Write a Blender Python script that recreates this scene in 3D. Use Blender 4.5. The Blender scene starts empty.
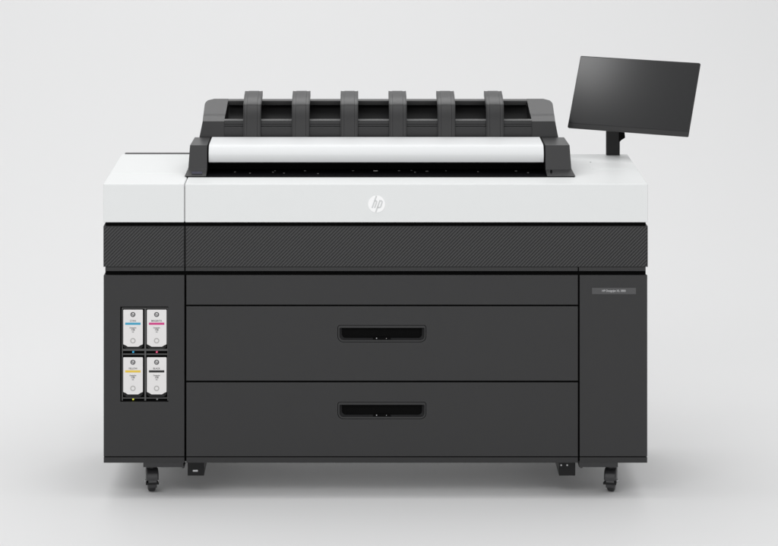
import bpy, bmesh, math, random
from mathutils import Vector, Matrix
random.seed(4)
sc = bpy.context.scene
COL = sc.collection

# ------------------------------------------------------------------ camera, light, exposure
CX, CY, CZ, F = -0.048, -9.0, 2.421, 2727.0
cam_d = bpy.data.cameras.new('camera'); cam = bpy.data.objects.new('camera', cam_d); COL.objects.link(cam)
cam.location = (CX, CY, CZ); cam.rotation_euler = (math.radians(90), 0, 0)
cam_d.sensor_width = 36; cam_d.lens = 36*F/778
cam_d.shift_x = 28/778; cam_d.shift_y = -507/778
cam_d.clip_end = 200; cam_d.clip_start = .1
sc.camera = cam

w = bpy.data.worlds.new('World'); sc.world = w; w.use_nodes = True
bg = w.node_tree.nodes['Background']
bg.inputs[0].default_value = (.985, .99, 1, 1); bg.inputs[1].default_value = .53

def area(name, loc, target, sx, sy, power, col=(1, 1, 1)):
    d = bpy.data.lights.new(name, 'AREA'); d.shape = 'RECTANGLE'; d.size = sx; d.size_y = sy
    d.energy = power; d.color = col
    o = bpy.data.objects.new(name, d); COL.objects.link(o); o.location = loc
    o.rotation_euler = (Vector(target)-Vector(loc)).to_track_quat('-Z', 'Y').to_euler()
    return o
area('overhead_softbox', (-.4, -.5, 6.2), (-.1, .0, 0), 11.0, 5.5, 178)
area('rear_softbox', (0, 4.3, 5.3), (0, .3, 1.0), 5.0, 1.8, 80)
area('front_high_softbox', (-1.9, -6.4, 5.5), (0, 0, .4), 6.0, 1.8, 142)
area('front_fill', (0, -7.6, 1.35), (0, 0, .4), 6.0, .8, 54)  # added fill lamp, lightens the shadow under the printer
# key lamp high on the left in front: seen as the soft sheen in the monitor's upper left corner
area('key_softbox', (-0.647, 0.021, 2.503), (.80, .5, 1.35), .26, .26, 1.9)

sc.view_settings.view_transform = 'Standard'; sc.view_settings.look = 'None'
sc.view_settings.exposure = 0; sc.view_settings.gamma = 1

# ------------------------------------------------------------------ materials
def mat(name, col, rough=.5, bump=0, bscale=900, spec=.5, var=0, metal=0, coat=0):
    m = bpy.data.materials.new(name); m.use_nodes = True
    nt = m.node_tree; b = nt.nodes['Principled BSDF']
    b.inputs['Roughness'].default_value = rough; b.inputs['Metallic'].default_value = metal
    b.inputs['Specular IOR Level'].default_value = spec
    b.inputs['Coat Weight'].default_value = coat; b.inputs['Coat Roughness'].default_value = .12
    b.inputs['Base Color'].default_value = (*col, 1)
    tc = nt.nodes.new('ShaderNodeTexCoord')
    if var:
        n = nt.nodes.new('ShaderNodeTexNoise'); n.inputs['Scale'].default_value = 7; n.inputs['Detail'].default_value = 5
        nt.links.new(tc.outputs['Object'], n.inputs['Vector'])
        r = nt.nodes.new('ShaderNodeMapRange')
        r.inputs['To Min'].default_value = rough-var; r.inputs['To Max'].default_value = rough+var
        nt.links.new(n.outputs['Fac'], r.inputs['Value']); nt.links.new(r.outputs['Result'], b.inputs['Roughness'])
    if bump:
        n2 = nt.nodes.new('ShaderNodeTexNoise'); n2.inputs['Scale'].default_value = bscale; n2.inputs['Detail'].default_value = 2
        nt.links.new(tc.outputs['Object'], n2.inputs['Vector'])
        bp = nt.nodes.new('ShaderNodeBump'); bp.inputs['Strength'].default_value = bump; bp.inputs['Distance'].default_value = .0003
        nt.links.new(n2.outputs['Fac'], bp.inputs['Height']); nt.links.new(bp.outputs['Normal'], b.inputs['Normal'])
    return m
g = lambda v: (v, v, v)
M = dict(
    sweep=mat('sweep_paper', (.79, .79, .79), .9, bump=.15, bscale=300, spec=.1),
    white=mat('white_plastic', (.785, .798, .795), .42, bump=.12, bscale=1400, var=.04),
    lid=mat('white_gloss_lid', (.76, .77, .775), .45, spec=.25),
    dark=mat('charcoal_sheet', (.0232, .0232, .0239), .48, bump=.15, bscale=1300, var=.04, spec=.42),
    plinth=mat('charcoal_plinth', (.0205, .0205, .0212), .5, bump=.15, bscale=1300, spec=.4),
    cap=mat('graphite_plastic', (.0120, .0120, .0128), .37, bump=.05, bscale=1500, spec=.5),
    fin=mat('graphite_fin', (.0125, .0125, .0132), .36, bump=.05, bscale=1500, spec=.5),
    rib=mat('grille_rib', (.047, .047, .048), .5, spec=.4),
    deep=mat('deep_black', (.003, .003, .003), .8, spec=.08),
    black=mat('black_plastic', (.007, .007, .0075), .4, spec=.25),
    bed=mat('scan_bed', (.004, .004, .005), .5, spec=.05),
    bezel=mat('monitor_bezel', (.016, .016, .0165), .42, spec=.4),
    screen=mat('screen_glass', (.0145, .0148, .0155), .20, spec=.5),
    metal=mat('steel', (.55, .55, .56), .28, metal=1),
    grey=mat('grey_part', (.10, .10, .10), .5),
    frame=mat('bay_frame', (.075, .075, .075), .45),
    label=mat('cartridge_label', (.79, .775, .77), .5),
    cyan=mat('cyan_ink', (.05, .36, .55), .5), magenta=mat('magenta_ink', (.62, .05, .24), .5),
    yellow=mat('yellow_ink', (.80, .56, .07), .5), kink=mat('black_ink', (.012, .012, .012), .5),
    print=mat('dark_print', (.06, .06, .065), .6), pale=mat('pale_print', (.45, .44, .43), .6),
    emblem=mat('emblem_white', (.97, .97, .97), .35), emgrey=mat('emblem_cut', (.66, .67, .67), .5),
    pocket=mat('pocket_black', (.032, .032, .033), .35, spec=.3), lip=mat('lip_catchlight', (.16, .16, .16), .35),
    pan=mat('bounce_pan_pale', (.72, .72, .72), .6),  # pale sheet colour that bounces light under the body
    seam=mat('seam_grey', (.30, .30, .30), .6),
    plate=mat('nameplate', (.068, .068, .07), .42), lettering=mat('lettering', (.50, .50, .51), .5),
    tyre=mat('tyre', (.020, .020, .021), .55), hood=mat('caster_hood', (.038, .038, .040), .42),
)
def lamp(name, col, s):
    m = mat(name, tuple(c*.6 for c in col), .3); b = m.node_tree.nodes['Principled BSDF']
    b.inputs['Emission Color'].default_value = (*col, 1); b.inputs['Emission Strength'].default_value = s
    return m
M['led_c'] = lamp('led_cyan', (.03, .35, .60), .5); M['led_m'] = lamp('led_pink', (.70, .07, .18), .5)
M['led_y'] = lamp('led_yellow', (.62, .64, .03), .6); M['led_k'] = mat('led_off', (.16, .16, .16), .3)

# ------------------------------------------------------------------ helpers
def P(px, py, Y):                      # the place in the room a measured point of the photo has at depth Y
    k = (Y-CY)/F
    return Vector((CX+(px-361)*k, Y, CZ-(py+234)*k))
def fx(px, Y=0): return P(px, 0, Y).x
def fz(py, Y=0): return P(0, py, Y).z
ORG = {}
def link(name, me, m, parent=None, org=None, bevel=0, seg=3, smooth=True, loc=None):
    """me holds world coordinates; origin is moved to org (default parent's origin)"""
    o = bpy.data.objects.new(name, me); COL.objects.link(o)
    po = ORG[parent.name] if parent else Vector((0, 0, 0))
    og = Vector(org) if org is not None else po.copy()
    me.transform(Matrix.Translation(-og))
    o.parent = parent; o.location = og-po; ORG[o.name] = og
    if m and not me.materials:
        for mm in (m if isinstance(m, (list, tuple)) else [m]): me.materials.append(mm)
    if smooth:
        for p in me.polygons: p.use_smooth = True
        me.set_sharp_from_angle(angle=math.radians(38))
    if bevel:
        b = o.modifiers.new('bevel', 'BEVEL'); b.width = bevel; b.segments = seg; b.limit_method = 'ANGLE'
        b.angle_limit = math.radians(30); b.harden_normals = True
    return o
class MB:
    def __init__(s): s.bm = bmesh.new(); s.mi = 0
    def face(s, pts):
        f = s.bm.faces.new([s.bm.verts.new(p) for p in pts]); f.material_index = s.mi; return f
    def box(s, x0, x1, y0, y1, z0, z1):
        v = [s.bm.verts.new((x, y, z)) for x in (x0, x1) for y in (y0, y1) for z in (z0, z1)]
        for q in ((0, 1, 3, 2), (4, 6, 7, 5), (0, 4, 5, 1), (2, 3, 7, 6), (0, 2, 6, 4), (1, 5, 7, 3)):
            s.bm.faces.new([v[i] for i in q]).material_index = s.mi
        return s
    def loft(s, A, B, caps=True):      # two matching rings
        a = [s.bm.verts.new(p) for p in A]; b = [s.bm.verts.new(p) for p in B]; n = len(a)
        for i in range(n):
            s.bm.faces.new([a[i], a[(i+1) % n], b[(i+1) % n], b[i]]).material_index = s.mi
        if caps:
            s.bm.faces.new(a[::-1]).material_index = s.mi; s.bm.faces.new(b).material_index = s.mi
        return s
    def rings(s, R, caps=True):
        vs = [[s.bm.verts.new(p) for p in r] for r in R]; n = len(R[0])
        for a, b in zip(vs, vs[1:]):
            for i in range(n): s.bm.faces.new([a[i], a[(i+1) % n], b[(i+1) % n], b[i]]).material_index = s.mi
        if caps: s.bm.faces.new(vs[0][::-1]).material_index = s.mi; s.bm.faces.new(vs[-1]).material_index = s.mi
        return s
    def prism_x(s, prof, x0, x1):      # profile [(Y,Z)] swept along X
        return s.loft([(x0, y, z) for y, z in prof], [(x1, y, z) for y, z in prof])
    def cyl(s, c, axis, r, h, n=32, r2=None):
        ax = {'x': Vector((1, 0, 0)), 'y': Vector((0, 1, 0)), 'z': Vector((0, 0, 1))}[axis]
        u = ax.orthogonal().normalized(); v = ax.cross(u); c = Vector(c); r2 = r if r2 is None else r2
        ring = lambda o, rr: [c+ax*o+u*rr*math.cos(2*math.pi*i/n)+v*rr*math.sin(2*math.pi*i/n) for i in range(n)]
        return s.loft(ring(-h/2, r), ring(h/2, r2))
    def mesh(s, name='m'):
        bmesh.ops.recalc_face_normals(s.bm, faces=s.bm.faces)
        me = bpy.data.meshes.new(name); s.bm.to_mesh(me); s.bm.free(); return me
def curve_mesh(splines, depth, bev, yfront):
    """closed outlines [(x,z)] (holes included) -> plate whose front face lies at yfront"""
    cu = bpy.data.curves.new('c', 'CURVE'); cu.dimensions = '2D'; cu.fill_mode = 'BOTH'
    cu.extrude = max(depth/2-bev, 1e-5); cu.bevel_depth = bev; cu.offset = -bev; cu.bevel_resolution = 2
    for s in splines:
        sp = cu.splines.new('POLY'); sp.points.add(len(s)-1); sp.use_cyclic_u = True
        for p, (x, z) in zip(sp.points, s): p.co = (x, z, 0, 1)
    return conv(cu, yfront+depth/2)
def conv(cu, y):
    o = bpy.data.objects.new('tmp', cu); COL.objects.link(o)
    bpy.context.view_layer.update()
    dg = bpy.context.evaluated_depsgraph_get()
    me = bpy.data.meshes.new_from_object(o.evaluated_get(dg)); me.materials.clear()
    bpy.data.objects.remove(o); bpy.data.curves.remove(cu)
    me.transform(Matrix.Translation((0, y, 0)) @ Matrix.Rotation(math.radians(90), 4, 'X'))
    return me
def text_mesh(s, x, z, size, y, thick=.0002, shear=0, sx=1):
    cu = bpy.data.curves.new('t', 'FONT'); cu.body = s; cu.size = size; cu.align_x = 'CENTER'; cu.align_y = 'CENTER'
    cu.extrude = thick/2; cu.shear = shear; cu.offset = size*.012
    me = conv(cu, 0); me.transform(Matrix.Translation((x, y, z)) @ Matrix.Diagonal((sx, 1, 1, 1))); return me
def rrect(x0, x1, z0, z1, r, n=8):
    if not isinstance(r, (list, tuple)): r = [r]*4      # bl, br, tr, tl
    pts = []
    for (cx, cz, a0), rr in zip([(x0, z0, 180), (x1, z0, 270), (x1, z1, 0), (x0, z1, 90)], r):
        ccx = cx+(rr if cx == x0 else -rr); ccz = cz+(rr if cz == z0 else -rr)
        if rr == 0: pts.append((cx, cz)); continue
        for i in range(n+1):
            a = math.radians(a0+90*i/n); pts.append((ccx+rr*math.cos(a), ccz+rr*math.sin(a)))
    return pts
def circ(x, z, r, n=40): return [(x+r*math.cos(2*math.pi*i/n), z+r*math.sin(2*math.pi*i/n)) for i in range(n)]
def join(*mes):
    bm = bmesh.new(); mats = []
    for me in mes:
        for m in me.materials:
            if m not in mats: mats.append(m)
        idx = [mats.index(m) for m in me.materials] or [0]
        n0 = len(bm.faces); bm.from_mesh(me); bm.faces.ensure_lookup_table()
        for f in bm.faces[n0:]: f.material_index = idx[min(f.material_index, len(idx)-1)]
    out = bpy.data.meshes.new('j'); bm.to_mesh(out); bm.free()
    for m in mats: out.materials.append(m)
    return out
def wm(me, m): me.materials.append(m); return me
def empty(name, loc, label, cat, group=None):
    o = bpy.data.objects.new(name, None); COL.objects.link(o); o.location = loc; ORG[o.name] = Vector(loc)
    o.empty_display_size = .05
    o['label'] = label; o['category'] = cat
    if group: o['group'] = group
    return o

# ------------------------------------------------------------------ the setting: a paper sweep
prof = [(-14, 0), (2.6, 0)]
R = 3.2
for i in range(1, 33):
    a = math.radians(90*i/32); prof.append((2.6+R*math.sin(a), R-R*math.cos(a)))
prof.append((2.6+R, 9))
b = MB()
for (y0, z0), (y1, z1) in zip(prof, prof[1:]):
    b.face([(-14, y0, z0), (14, y0, z0), (14, y1, z1), (-14, y1, z1)])
bmesh.ops.remove_doubles(b.bm, verts=b.bm.verts, dist=1e-5)
sw = link('backdrop', b.mesh(), M['sweep']); sw['kind'] = 'structure'; sw['label'] = 'seamless pale grey studio floor and backdrop'

# ------------------------------------------------------------------ printer
ZT = 1.0415
pr = empty('large_format_printer', (0, 0, 0),
           'wide black and white large format printer on casters with two drawers and top scanner', 'printer')
L, Rr = fx(103.2), fx(648)
D = .696
zb = fz(463)
b = MB(); b.box(L+.006, Rr-.006, .016, .700, zb+.002, fz(223.4)); link('cabinet_body', b.mesh(), M['deep'], pr)  # near-black core, puts the shade of the panel gaps into its colour
b = MB(); b.box(L+.008, Rr-.008, .045, .695, zb-.0012, zb+.0018); link('bounce_pan', b.mesh(), M['pan'], pr)  # added pale sheet that bounces light onto the shadowed floor below
# outer side skins and rear
for x0, x1 in ((L+.0005, L+.0055), (Rr-.0055-.003, Rr-.0035)):
    b = MB(); b.box(x0, x1, .0195, .699, zb+.004, fz(276)); link('side_panel', b.mesh(), M['dark'], pr, bevel=.001)
# white covers
zc = fz(222.4)
b = MB(); xa = fx(184.2)
b.box(L, xa, 0, .2312, zc, ZT); b.box(L, xa, .2322, D, zc, ZT)
link('side_cover', b.mesh(), M['white'], pr, bevel=.0028)
xb = fx(185.0)
b = MB(); b.box(xb, Rr, 0, D, zc, ZT)
cover = link('top_cover', b.mesh(), M['white'], pr, bevel=.0028)
b = MB(); b.box(xa-.004, xb+.004, .006, D-.01, zc+.003, ZT-.006); link('cover_seam', b.mesh(), M['seam'], pr)
b = MB(); b.box(fx(125, .7), fx(190, .7), D+.001, D+.02, ZT-.10, ZT+.0026); link('rear_rail', b.mesh(), M['frame'], pr, bevel=.001)
b = MB(); b.box(fx(592, .3), fx(630, .3), .335, .44, ZT-.001, ZT+.0007); link('access_flap', b.mesh(), M['white'], cover, bevel=.0004)
b = MB(); b.cyl(tuple(P(590.5, 162.2, (CZ-ZT)*F/396.2+CY)), 'z', .0028, .0012, 20); link('sensor_dot', b.mesh(), M['grey'], cover)

# emblem on the front: disc with two slanted letters
ex, ez, er = fx(376.6), fz(204), 8.5/303
em = wm(curve_mesh([circ(ex, ez, er, 64)], .0014, .0003, -.0012), M['emblem'])
def stroke(pts, wd):
    """polyline in photo-zoom units -> outline"""
    out = []
    u = er/110
    q = [(ex+(x-345)*u, ez-(y-310)*u) for x, y in pts]; hw = wd*u/2
    left, right = [], []
    for i, p in enumerate(q):
        a = Vector(q[max(i-1, 0)]); c = Vector(q[min(i+1, len(q)-1)]); d = (c-a).normalized(); n = Vector((-d.y, d.x))
        left.append((p[0]+n.x*hw, p[1]+n.y*hw)); right.append((p[0]-n.x*hw, p[1]-n.y*hw))
    return left+right[::-1]
letters = [[(343, 202), (316, 280), (287, 360)], [(314, 270), (338, 268), (347, 276), (344, 290), (319, 360)],
           [(389, 262), (362, 335), (333, 418)], [(380, 269), (408, 268), (417, 277), (414, 292), (398, 345), (388, 354), (360, 355)]]
lm = [wm(curve_mesh([stroke(s, 19)], .0006, .0, -.0017), M['emgrey']) for s in letters]
link('emblem', join(em, *lm), None, cover)

# woven-look grille band: real diagonal ribs on a dark backing
def clip(poly, f):
    out = []
    for i, p in enumerate(poly):
        q = poly[(i+1) % len(poly)]; a, c = f(p), f(q)
        if a >= 0: out.append(p)
        if (a >= 0) != (c >= 0): t = a/(a-c); out.append((p[0]+(q[0]-p[0])*t, p[1]+(q[1]-p[1])*t))
    return out
gz0, gz1 = fz(267), fz(226.2)
def grille(x0, x1):
    b = MB(); b.box(x0, x1, .0035, .012, gz0, gz1)
    b.mi = 1; per = 3.56/303; hw = per*.27; m = .0025; H = gz1-gz0
    k = math.floor((x0-H-gz0)/per)*per
    bx0, bx1, bz0, bz1 = x0+m, x1-m, gz0+.001, gz1-m
    while k < x1:
        base = [(k-hw, gz0-.01), (k+hw, gz0-.01), (k+hw+H+.02, gz1+.01), (k-hw+H+.02, gz1+.01)]
        p = base
        for f in (lambda p: p[0]-bx0, lambda p: bx1-p[0], lambda p: p[1]-bz0, lambda p: bz1-p[1]):
            p = clip(p, f)
            if len(p) < 3: break
        if len(p) >= 3:
            b.loft([(x, .0036, z) for x, z in p], [(x, .0012, z) for x, z in p])
        k += per
    b.mi = 0   # thin border
    b.box(x0, x1, .0010, .0034, gz1-m, gz1); b.box(x0, x0+m*.8, .0010, .0034, gz0, gz1-m); b.box(x1-m*.8, x1, .0010, .0034, gz0, gz1-m)
    return b.mesh()
for a, c in ((fx(103.4), fx(184.3)), (fx(185.4), fx(647.8))):
    link('grille_panel', grille(a, c), [M['plinth'], M['rib']], pr)
for x0, x1 in ((L-.0002, L+.0058), (Rr-.0062, Rr-.0004)):
    b = MB(); b.box(x0, x1, .0125, .698, gz0, gz1); link('side_panel', b.mesh(), M['dark'], pr, bevel=.002)
b = MB()
b.box(fx(105.2), fx(184.3), .003, .014, fz(271.3), fz(267.3)); b.box(fx(185.4), fx(577.9), .003, .014, fz(271.3), fz(267.3))
b.box(fx(579), fx(645.6), .003, .014, fz(271.3), fz(267.3))
link('trim_strip', b.mesh(), M['dark'], pr, bevel=.0012)

# cabinet fronts
zt, zp, zq = fz(275.3), fz(456.6), fz(457.5)
dl0, dl1, c0, c1, dr0, dr1 = fx(103.6), fx(184.4), fx(186.3), fx(577.9), fx(579.7), fx(647.3)
bay = (fx(120.3), fx(168.3), fz(402), fz(306.8))
dl = link('cabinet_door', curve_mesh([rrect(dl0, dl1, zp, zt, .0015), rrect(*bay, .001)], .018, .0011, 0), M['dark'], pr)
dr = link('cabinet_door', curve_mesh([rrect(dr0, dr1, zp, zt, .0015)], .018, .0011, 0), M['dark'], pr)
link('front_panel', curve_mesh([rrect(c0, c1, fz(304.8), zt, .001)], .018, .0011, 0), M['dark'], pr)
link('plinth', join(*[curve_mesh([rrect(a, c, zb, zq, .001)], .016, .0010, .001) for a, c in ((dl0, dl1), (c0, c1), (dr0, dr1))]), M['plinth'], pr)
def pocket(zoff):
    """rounded scooped handle opening"""
    X0, X1 = fx(339.6), fx(424.4); Z0, Z1 = fz(340.2+zoff), fz(328+zoff)
    o1 = rrect(X0, X1, Z0, Z1, [.013, .013, .0025, .0025]); steps = []
    for y, s, dz in ((.0012, 0, 0), (.007, .002, .0006), (.014, .006, .003), (.024, .013, .008), (.034, .022, .016)):
        r = rrect(X0+s, X1-s, Z0+dz, Z1-y*.04, [.013, .013, .0025, .0025]); steps.append([(x, y, z) for x, z in r])
    b = MB(); vs = [[b.bm.verts.new(p) for p in r] for r in steps]; n = len(steps[0])
    for A, B in zip(vs, vs[1:]):
        for i in range(n): b.bm.faces.new([A[i], A[(i+1) % n], B[(i+1) % n], B[i]])
    b.bm.faces.new(vs[-1])
    return o1, b
for zoff, z0, z1 in ((0, fz(380.8), fz(306.4)), (77, zp, fz(382.6))):
    hx0, hx1, hz0, hz1 = fx(337.6), fx(426.2), fz(342.4+zoff), fz(325.2+zoff)
    ring = rrect(hx0, hx1, hz0, hz1, [.020, .020, .008, .008])
    dw = link('drawer_front', curve_mesh([rrect(c0, c1, z0, z1, .001), ring], .018, .0011, 0), M['dark'], pr)
    o1, b = pocket(zoff)
    rim = wm(curve_mesh([rrect(hx0+.0012, hx1-.0012, hz0+.0012, hz1-.0012, [.019, .019, .007, .007]), o1], .010, .0009, .0006), M['dark'])
    pk = wm(b.mesh(), M['pocket'])
    hd = link('handle_recess', join(rim, pk), None, dw)
    b = MB(); mx = fx(381.5)
    b.rings([[(mx-.030, .006, hz0+.0075), (mx+.034, .006, hz0+.0075), (mx+.022, .010, hz0+.0145), (mx-.020, .010, hz0+.0145)],
             [(mx-.030, .030, hz0+.0105), (mx+.034, .030, hz0+.0105), (mx+.022, .030, hz0+.0150), (mx-.020, .030, hz0+.0150)]])
    b.mi = 1
    b.cyl((fx(376.6), .0075, hz0+.0125), 'y', .0017, .006, 14); b.cyl((fx(386.4), .0075, hz0+.0120), 'y', .0011, .006, 14)
    link('latch', b.mesh(), [M['deep'], M['metal']], dw)
# name plate on the right door
nx0, nx1, nz0, nz1 = fx(592), fx(636), fz(294.2), fz(287.8)
np_ = wm(curve_mesh([rrect(nx0, nx1, nz0, nz1, .0008)], .0014, .0003, -.0009), M['plate'])
nt_ = wm(text_mesh('HP DesignJet XL 3800', fx(613.8), (nz0+nz1)/2+.0006, .0098, -.0011, sx=.88), M['lettering'])
link('nameplate', join(np_, nt_), None, dr)

# ---- ink bay
bx0, bx1, bz0, bz1 = bay
b = MB()
b.box(bx0, bx1, .0171, .0180, bz0, bz1)           # recessed black back
b.mi = 1
def bar(x0, x1, y0, y1, f=.004): b.box(fx(x0), fx(x1), f, .017, fz(y1), fz(y0))
bar(121.6, 168.2, 307.9, 308.9); bar(121.6, 122.6, 309, 401); bar(144.3, 146.0, 309, 401); bar(167.3, 168.2, 309, 401)
bar(122.7, 144.2, 349.2, 351.2); bar(146.1, 167.2, 349.2, 351.2); bar(122.7, 144.2, 354.1, 355.3, .006); bar(146.1, 167.2, 354.1, 355.3, .006)
bar(122.7, 144.2, 398.0, 398.9); bar(146.1, 167.2, 398.0, 398.9)
bayo = link('ink_bay', b.mesh(), [M['deep'], M['frame']], pr, bevel=.0006, seg=2)
for px, py, m in ((133, 352.5, 'led_c'), (156.6, 352.5, 'led_m'), (133, 399.7, 'led_y'), (157, 399.7, 'led_k')):
    b = MB(); c = (fx(px), .011, fz(py)); b.box(c[0]-.0028, c[0]+.0028, .005, .017, c[2]-.0028, c[2]+.0028)
    link('indicator_light', b.mesh(), M[m], bayo, bevel=.0008)

# ---- scanner
yb0 = .146
b = MB(); b.box(fx(186.0, .15), fx(574.5, .15), yb0, .50, ZT-.002, ZT+.0022); bed = link('scanner_bed', b.mesh(), M['bed'], pr, bevel=.0008)
for px, py, rx, ry in ((375.6, 171.6, .0075, .004), (275, 171.5, .003, .003), (273, 173, .003, .0025), (284, 174, .003, .002), (305, 171.6, .004, .0025),
                       (318, 174.5, .003, .0025), (353, 171.5, .004, .003), (399, 171.5, .004, .003), (411.5, 171.2, .003, .003), (415, 173, .003, .003),
                       (427, 172, .005, .003), (446, 171.5, .003, .003), (478, 172.5, .003, .003), (516, 171.8, .004, .003), (528, 173.5, .003, .003), (235, 172.8, .003, .003), (250, 174, .003, .003)):
    c = P(px, py, (CZ-ZT)*F/(py+234)+CY); b = MB()
    b.box(c.x-rx, c.x+rx, c.y-ry, c.y+ry, ZT+.001, ZT+.0044)
    link('paper_sensor', b.mesh(), M['pale'] if px == 375.6 else M['grey'] if px in (273, 305, 399, 427, 516) else M['frame'], bed, bevel=.0008)
b = MB(); b.box(fx(206, .3), fx(546, .3), .320, .42, ZT+.0022, 1.10); link('scanner_core', b.mesh(), M['deep'], pr)
# lid profile (Y,Z)
lp = [(.262, 1.0822), (.232, 1.0804), (.2210, 1.0805), (.2180, 1.0820), (.2165, 1.0870), (.2154, 1.0955), (.2150, 1.104), (.2160, 1.1110), (.2200, 1.1205),
      (.2262, 1.1300), (.2310, 1.1335), (.2390, 1.1365), (.252, 1.1380), (.310, 1.1385), (.43, 1.1385), (.43, 1.0822)]
link('scanner_lid', MB().prism_x(lp, fx(208.9, .23), fx(543.5, .23)).mesh(), M['lid'], pr, bevel=.0008, seg=2)
for e0, e1 in ((207.0, 209.6), (542.8, 545.4)):
    link('lid_gap_shade', MB().prism_x([(y+.004 if y < .4 else y, z-.0012) for y, z in lp], fx(e0, .23), fx(e1, .23)).mesh(), M['deep'], pr)  # black filler, stands for the shade in the gap beside the lid
def endcap(side):
    """outer/inner measured edges: foot, face bottom, face top, back top"""
    if side < 0: O = [(184.6, 176.2, .150), (188.2, 168.6, .188), (190.0, 145.2, .232), (193.0, 137, .43)]; I = [206.0, 207.0, 207.2, 211.6]
    else: O = [(575.4, 176.2, .150), (571.4, 168.6, .188), (569.6, 145.2, .232), (565.8, 137, .43)]; I = [547.2, 545.6, 545.2, 541.0]
    zs = [None, 1.0625, 1.1375, 1.1375]
    pts = []
    for (px, py, Y), ix, z in zip(O, I, zs):
        zz = ZT+.0035 if z is None else z
        pts.append((fx(px, Y), fx(ix, Y), Y, zz))
    o0, i0, y0, z0 = pts[0]; o1_, i1, y1, z1 = pts[1]; o2, i2, y2, z2 = pts[2]; o3, i3, y3, z3 = pts[3]
    if True: o3 = o2+(-side)*.004; i3 = i2
    drop = .0030
    b = MB()
    b.rings([[(o0, y0, ZT+.0024), (i0, y0, ZT+.0024), (i0, .47, ZT+.0024), (o0, .47, ZT+.0024)],
             [(o0, y0, z0), (i0, y0, z0), (i0, .47, z0), (o0, .47, z0)],
             [(o1_, y1, z1), (i1, y1, z1), (i1, .46, z1), (o1_, .46, z1)],
             [(o2, y2, z2), (i2, y2, z2), (i3, y3, z3), (o3, y3, z3)]])
    return b.mesh()
for s in (-1, 1):
    cp = link('scanner_end_cap', endcap(s), M['cap'], pr, bevel=.0040)
    if s < 0:
        q = P(197, 172.2, .168); b = MB()
        b.box(q.x-.018, q.x+.018, q.y-.006, q.y+.012, q.z-.012, q.z+.0012); link('status_light', b.mesh(), mat('display_tint', (.04, .04, .07), .3), cp, bevel=.0008)
    else:
        q = P(551.2, 171, .172); b = MB(); b.box(q.x-.0028, q.x+.0028, q.y-.003, q.y+.006, q.z-.006, q.z+.0035)
        link('status_light', b.mesh(), M['deep'], cp)
# black gap liners between lid and caps
# ---- output stacker behind the lid
yb, ym, yr = .455, .465, .660
zB, zM = fz(141, yb), fz(121.2, ym); zR = fz(98.6, yr)
def sidepiece(s):
    if s < 0: o = [fx(198.6, yb), fx(202.6, ym), fx(205.4, yr)]; inn = [fx(224.2, yb), fx(224.2, ym), fx(228.5, yr)]
    else: o = [fx(559.0, yb), fx(555.2, ym), fx(552.0, yr)]; inn = [fx(531.8, yb), fx(531.8, ym), fx(526.5, yr)]
    zmid = zM+(zR-zM)*.28; ymid = ym+(yr-ym)*.22
    r = .026
    A = [(o[0], yb, zB), (inn[0], yb, zB), (inn[1], ym, zM), (inn[1]+(inn[2]-inn[1])*.22, ymid, zmid), (inn[2], yr, zR)]
    # top surface as a curved sheet with thickness: rings from front to back
    b = MB()
    rings = []
    n = 14
    path = [(yb, zB, o[0], inn[0]), (ym, zM, o[1], inn[1])]
    for i in range(1, n+1):
        t = i/n; y = ym+(yr-ym)*t; z = zM+(zR-zM)*(t if t > .22 else t)
        if t < .24: z = zM+(zmid-zM)*(t/.22) if t <= .22 else z
        z = max(z, zM)
        oo = o[1]+(o[2]-o[1])*t
        rem = (1-t)*(yr-ym); c = .050
        if rem < c: oo += -s*(c-math.sqrt(max(c*c-(c-rem)**2, 0)))*.62
        path.append((y, z, oo, inn[1]+(inn[2]-inn[1])*t))
    path.append((yr+.004, zR-.006, path[-1][2]-s*.001, inn[2]))
    for i, (y, z, a, c) in enumerate(path):
        if i == 0: rings.append([(a, y, z), (c, y, z), (c, y+.012, z), (a, y+.012, z)])
        else:
            zz = zB if i > 0 else z
            rings.append([(a, y, z), (c, y, z), (c, y+.0001, zz), (a+(-s)*0, y+.0001, zz)])
    b.rings(rings)
    return b.mesh()
xL, xR = fx(224.2, ym), fx(531.8, ym)
b = MB()
z124, z127 = fz(124.2, yb), fz(126.6, yb)
b.box(xL, xR, yb, yb+.014, zB, z127); b.box(xL, xR, yb+.006, yb+.013, z127, z124); b.box(xL, xR, yb+.002, yb+.016, z124, fz(120.8, ym))
stk = link('output_stacker', b.mesh(), M['cap'], pr, bevel=.0012)
b = MB(); b.box(xL, xR, yb+.006, yb+.034, fz(120.75, ym), fz(119.7, ym)); link('stacker_lip', b.mesh(), M['lip'], stk, bevel=.001)  # lip coloured lighter to show the light its top edge catches
for s in (-1, 1): link('stacker_side', sidepiece(s), M['cap'], stk, bevel=.0016)
# rear rail of the stacker + sloping inner tray
b = MB(); ra = fx(228.6, yr); rb_ = fx(526.4, yr)
zr0 = fz(102.8, yr-.01)
b.box(ra, rb_, yr-.052, yr+.002, zR-.0075, zR-.0008); b.box(ra, rb_, yr-.010, yr+.001, zr0-.008, zR-.0076)
link('stacker_rail', b.mesh(), M['cap'], stk, bevel=.0012)
for s_, xe in ((1, ra), (-1, rb_)):      # small fillets in the upper corners of the opening
    zz = zR-.0076; rr = .012; a_ = [(xe+s_*rr*(1-math.sin(math.radians(t))), yr-.008, zz-rr*(1-math.cos(math.radians(t)))) for t in range(0, 91, 15)]
    ring = [(xe-s_*.004, yr-.008, zz)]+a_+[(xe-s_*.004, yr-.008, zz-rr)]
    MBx = MB(); MBx.loft(ring, [(x, yr, z) for x, y, z in ring]); link('stacker_fillet', MBx.mesh(), M['cap'], stk)
b = MB(); b.mi = 0
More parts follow.
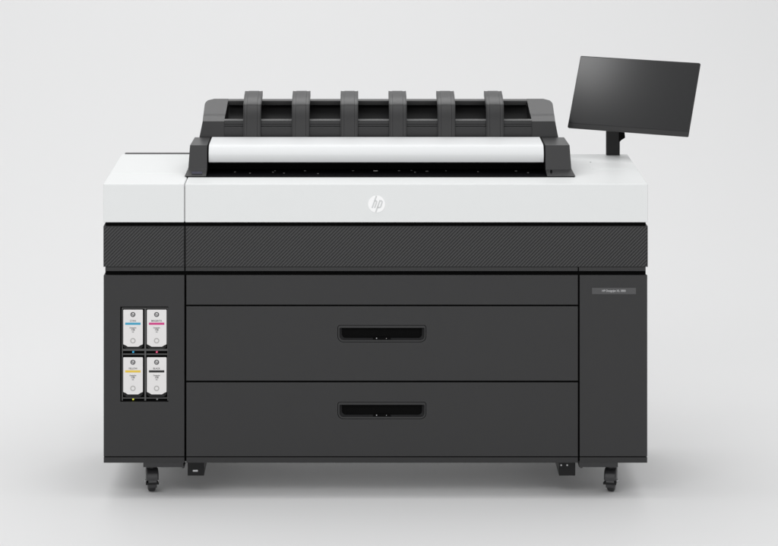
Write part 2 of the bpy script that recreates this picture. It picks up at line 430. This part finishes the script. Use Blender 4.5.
b.prism_x([(yb+.017, zB+.02), (yb+.017, zB+.012), (yr-.002, zB+.02), (yr-.002, zr0-.0085), (yr-.006, zr0-.0085), (yr-.030, zB+.060), (yr-.05, zB+.032)], xL, xR)
link('stacker_tray', b.mesh(), M['black'], stk)
# guide fins
fp = [(.4440, zB), (.4480, fz(121, .45)), (.4560, fz(108, .456)), (.4600, fz(105.2, .460)), (.4650, fz(104.0, .465)), (.540, 1.2668), (.600, 1.2745), (.6180, 1.2748),
      (.6260, 1.2700), (.6260, 1.2560), (.6000, 1.2520), (.500, 1.232), (.480, 1.215), (.475, 1.17), (.474, zB)]
hw = .0310
b = MB(); b.prism_x(fp, -hw, hw)
def raised(x0, x1, off):
    top = fp[:8]; c = []
    for i, (y, z) in enumerate(top):
        a = Vector(top[max(i-1, 0)]); d = (Vector(top[min(i+1, len(top)-1)])-a).normalized(); n = Vector((-d.y, d.x)); c.append((y+n.x*off, z+n.y*off))
    b.prism_x([(y, z) for y, z in c]+[(y+.006, z-.004) for y, z in top[::-1]], x0, x1)
raised(-.0185, .0185, .0012); raised(-hw, -.0270, .0010); raised(.0270, hw, .0010)
fin_me = b.mesh(); fin_me.materials.append(M['fin'])
for p in fin_me.polygons: p.use_smooth = True
fin_me.set_sharp_from_angle(angle=math.radians(30))
for i in range(6):
    o = bpy.data.objects.new('guide_fin', fin_me); COL.objects.link(o); o.parent = stk; ORG[o.name] = Vector((0, 0, 0))
    o.location = (-.0045+(i-2.5)*.1684, 0, 0)
    md = o.modifiers.new('bevel', 'BEVEL'); md.width = .0011; md.segments = 2; md.angle_limit = math.radians(35); md.limit_method = 'ANGLE'

# ---- feet and casters
for px0, px1, s in ((187.6, 204.0, -1), (559.0, 575.4, 1)):
    x0, x1 = fx(px0, .04), fx(px1, .04); z0, z1 = fz(476, .04), zb+.0015
    zt_ = z1-.010 if s < 0 else z1
    b = MB(); b.box(x0, x1, .0425, .66, z0, zt_)
    ft = link('foot_beam', b.mesh(), M['black'], pr, bevel=.0015)
    b = MB()
    if s < 0:
        c = P(195.3, 471, .04); b.mi = 0; b.box(c.x-.0085, c.x+.0085, .0405, .046, c.z-.003, c.z+.003)  # steel tile stands in for the highlight in the slot
        b.mi = 1; b.box(x0+.004, x0+.012, .05, .6, zt_, z1+.004); b.box(x1-.010, x1-.002, .05, .6, zt_, z1+.004)
        link('slot', b.mesh(), [M['metal'], M['black']], ft, bevel=.0008)
    else:
        for q in (561.2, 567.2):
            c = P(q, 465.3, .04); b.cyl((c.x, .043, c.z), 'y', .0026, .006, 16)
        link('bolt', b.mesh(), M['metal'], ft)
# plates carrying the casters
for a, c_ in ((143.2, 183.4), (579, 618)):
    b = MB(); b.box(fx(a, .05), fx(c_, .05), .052, .15, fz(467.5, .05), zb+.0015)
    b.cyl((fx(183 if a < 200 else 581.5, .05), .08, fz(467.3, .05)), 'y', .005, .05, 16)
    link('caster_bracket', b.mesh(), M['hood'], pr, bevel=.0012)
CR = .0345
def caster_meshes():
    z = CR
    h = MB()                                    # swivel head + fork cheeks + curved hood
    h.cyl((0, .012, .0905), 'z', .0215, .008, 28); h.cyl((0, .012, .083), 'z', .0185, .009, 28)
    for s in (-1, 1):
        rings = []
        h.prism_x([(-.012, .079), (.034, .079), (.040, .060), (.016, .026), (-.004, .026), (-.020, .050)], s*.0145, s*.0185)
    n = 14; outer = []; inner = []
    for i in range(n+1):
        a = math.radians(88+112*i/n); rr = CR+.0085
        outer.append((.010+rr*math.cos(a), z+rr*math.sin(a))); inner.append((.010+(rr-.004)*math.cos(a), z+(rr-.004)*math.sin(a)))
    h.prism_x(outer+inner[::-1], -.0143, .0143)
    fr = [(-.0335, .0445), (-.0350, .054), (-.0330, .064), (-.0260, .0735), (-.012, .0785), (.006, .0785), (.006, .0445)]
    h.rings([[(x, y, z) for y, z in fr] if abs(x) < .018 else [(x, y+.004 if y < 0 else y, z-.002 if z > .05 else z+.001) for y, z in fr] for x in (-.0205, -.0165, 0, .0165, .0205)])
    hm = h.mesh(); hm.materials.append(M['hood'])
    wh = MB(); N = 40
    prof2 = [(-.0105, .020), (-.0125, .024), (-.0125, .0285), (-.0105, .0330), (-.006, CR), (.006, CR), (.0105, .0330), (.0125, .0285), (.0125, .024), (.0105, .020)]
    vs = [[wh.bm.verts.new((x, .010+r*math.cos(2*math.pi*k/N), z+r*math.sin(2*math.pi*k/N))) for k in range(N)] for x, r in prof2]
    for A, B in zip(vs, vs[1:]):
        for k in range(N): wh.bm.faces.new([A[k], A[(k+1) % N], B[(k+1) % N], B[k]])
    wh.bm.faces.new(vs[0]); wh.bm.faces.new(vs[-1])
    wmsh = wh.mesh(); wmsh.materials.append(M['tyre'])
    p = MB(); p.rings([[(-.023, -.034, .031), (.021, -.034, .031), (.021, -.034, .038), (-.023, -.034, .038)],
                       [(-.020, -.012, .034), (.018, -.012, .034), (.018, -.012, .040), (-.020, -.012, .040)],
                       [(-.014, .006, .036), (.014, .006, .036), (.014, .006, .042), (-.014, .006, .042)]])
    pm = p.mesh(); pm.materials.append(M['black'])
    x = MB(); x.cyl((0, .010, z), 'x', .0055, .046, 20); xm = x.mesh(); xm.materials.append(M['metal'])
    return hm, wmsh, pm, xm
cm = caster_meshes()
for me in cm:
    for p in me.polygons: p.use_smooth = True
    me.set_sharp_from_angle(angle=math.radians(35))
for k, (x, y, a) in enumerate(((fx(151, .06), .0975, math.radians(9)), (fx(612, .06), .0975, math.radians(-11)), (fx(151, .06), .60, .5), (fx(612, .06), .60, -.4))):
    hd = bpy.data.objects.new('caster', cm[0]); COL.objects.link(hd); hd.parent = pr; hd.location = (x, y, 0); hd.rotation_euler.z = a
    hd.scale = (-1, 1, 1) if False else (1, 1, 1.0)
    for nm, me in (('wheel', cm[1]), ('brake_pedal', cm[2]), ('axle', cm[3])):
        c = bpy.data.objects.new(nm, me); COL.objects.link(c); c.parent = hd
    for o in [hd]+list(hd.children):
        md = o.modifiers.new('bevel', 'BEVEL'); md.width = .0009; md.segments = 2; md.angle_limit = math.radians(35)
for a, c_ in ((143.2, 183.4), (579, 618)):
    b = MB(); b.box(fx(a, .05), fx(c_, .05), .55, .66, fz(467.5, .05), zb+.0015); link('caster_bracket', b.mesh(), M['hood'], pr, bevel=.0012)

# ------------------------------------------------------------------ ink cartridges (sit inside the bay: things of their own)
def cartridge(px, py, color, name, label):
    """px,py: top-left of the white face; root at its base"""
    x0, x1 = fx(px), fx(px+19.6); z1, z0 = fz(py), fz(py+37.0)
    xm = (x0+x1)/2; u = 1/303
    root = empty('ink_cartridge', (xm, .008, z0), label, 'ink cartridge', 'ink cartridges in the bay')
    b = MB(); b.box(x0+.001, x1-.001, .004, .0168, z0+.004, z1-.001); link('shell', b.mesh(), M['black'], root, bevel=.001)
    ch = 4.0*u
    face = [(x0+ch*1.15, z0), (x1-ch*1.15, z0), (x1-ch*.6, z0+.0045), (x1-.0008, z0+.0075), (x1, z0+.009), (x1, z1-.0015), (x1-.0015, z1), (x0+.0015, z1), (x0, z1-.0015), (x0, z0+.009), (x0+.0008, z0+.0075), (x0+ch*.6, z0+.0045)]
    link('face_label', curve_mesh([face], .003, .0004, .0008), M['label'], root)
    lx = xm-.1*u
    zc_ = z1-4.8*u
    em = wm(curve_mesh([circ(lx, zc_, 2.5*u, 32), circ(lx, zc_, 1.65*u, 32)], .0003, 0, .0005), M['print'])
    t = wm(text_mesh('hp', lx, zc_, .0115, .0005, shear=.25), M['print'])
    link('emblem', join(em, t), None, root)
    b = MB(); b.box(lx-7.7*u, lx+7.7*u, .0005, .0009, z1-15.1*u, z1-12.9*u); link('color_stripe', b.mesh(), M[color], root)
    ts = [wm(text_mesh(name, lx, z1-11.2*u, .0078, .0006, sx=.95), M['print']), wm(text_mesh('DesignJet', lx, z1-18.1*u, .0058, .0006), M['print']),
          wm(text_mesh('738', lx, z1-20.2*u, .0082, .0006), M['print']), wm(text_mesh('ink', lx, z1-22.2*u, .0055, .0006), M['print'])]
    link('printed_text', join(*ts), None, root)
    link('push_mark', curve_mesh([circ(lx, z1-31*u, 2.7*u, 32), circ(lx, z1-31*u, 1.7*u, 32)], .0003, 0, .0005), M['pale'], root)
    # black latch with two claws below the face
    b = MB()
    b.prism_x([(.004, z0-.009), (.016, z0-.009), (.016, z0+.003), (.006, z0+.003)], x0+.007, x1-.007)
    for s in (-1, 1):
        e = xm+s*(x1-x0)/2
        b.loft([(e, .0015, z0+.0005), (e, .0015, z0+.0065), (e-s*.006, .0015, z0+.0018), (e-s*.0085, .0015, z0-.004), (e-s*.004, .0015, z0-.005)],
               [(e, .016, z0+.0005), (e, .016, z0+.0065), (e-s*.006, .016, z0+.0018), (e-s*.0085, .016, z0-.004), (e-s*.004, .016, z0-.005)])
    link('latch', b.mesh(), M['black'], root, bevel=.0005, seg=2)
cartridge(123.2, 309.8, 'cyan', 'CYAN', 'white ink cartridge with a cyan stripe, upper left in the four-slot ink bay')
cartridge(146.9, 309.8, 'magenta', 'MAGENTA', 'white ink cartridge with a magenta stripe, upper right in the four-slot ink bay')
cartridge(123.2, 357.5, 'yellow', 'YELLOW', 'white ink cartridge with a yellow stripe, lower left in the four-slot ink bay')
cartridge(146.9, 357.5, 'kink', 'BLACK', 'white ink cartridge with a black stripe, lower right in the four-slot ink bay')

# ------------------------------------------------------------------ monitor on its post
my = .55
mc = Vector((.9051, my, 1.2674)); psi = .53704; th = .40725; W_, H_ = .4607, .2655
rx = Vector((math.cos(psi), -math.sin(psi), 0)); n0 = Vector((-math.sin(psi), -math.cos(psi), 0))
rz = -n0*math.sin(th)+Vector((0, 0, math.cos(th))); ry = rz.cross(rx)
MM = Matrix((rx, ry, rz)).transposed().to_4x4(); MM.translation = mc
pb = Vector((fx(613, .672), .672, ZT))
mon = empty('monitor', pb, 'dark widescreen monitor tilted back on a black post at the right end of the printer', 'monitor')
def tr(me): me.transform(MM); return me
sh = curve_mesh([rrect(-W_/2, W_/2, -H_/2, H_/2, .004)], .009, .0012, 0); link('housing', tr(sh), M['bezel'], mon)
chin = H_*.066
link('screen', tr(curve_mesh([rrect(-W_/2+.0025, W_/2-.0025, -H_/2+chin, H_/2-.0028, .0015)], .0012, .0003, -.0009)), M['screen'], mon)
b = MB(); b.rings([[(-W_/2+.03, .0085, -H_/2+.02), (W_/2-.03, .0085, -H_/2+.02), (W_/2-.03, .0085, H_/2-.03), (-W_/2+.03, .0085, H_/2-.03)],
                   [(-.13, .034, -H_/2+.04), (.13, .034, -H_/2+.04), (.13, .034, H_/2-.06), (-.13, .034, H_/2-.06)]])
link('rear_cover', tr(b.mesh()), M['bezel'], mon, bevel=.003)
xp0, xp1 = fx(606.1, .672), fx(619.6, .672)
b = MB(); b.box(xp0, xp1, .662, .684, ZT, 1.235); link('post', b.mesh(), M['black'], mon, bevel=.0012)
# hinge arm from post head to the back of the housing
att = MM @ Vector((0, .034, -.02))
b = MB(); b.cyl(((xp0+xp1)/2, .673, 1.218), 'x', .018, (xp1-xp0)+.003, 28)
q0 = Vector((xp1, .673, 1.218)); d = (att-q0)
up = Vector((0, 0, 1)); sd = d.cross(up).normalized()*.012; uu = Vector((0, 0, .014))
b.loft([q0-sd-uu-d*.3, q0+sd-uu-d*.3, q0+sd+uu-d*.3, q0-sd+uu-d*.3], [att-sd-uu, att+sd-uu, att+sd+uu, att-sd+uu])
link('hinge_arm', b.mesh(), M['black'], mon, bevel=.002)
b = MB()
kp = [P(619.2, 131, .655), P(624.6, 132.2, .655), P(625.2, 137.8, .655), P(621.6, 140.0, .655), P(619.2, 142.5, .655)]
b.loft(kp, [p+Vector((0, .030, 0)) for p in kp]); link('tilt_knob', b.mesh(), M['deep'], mon, bevel=.0015)
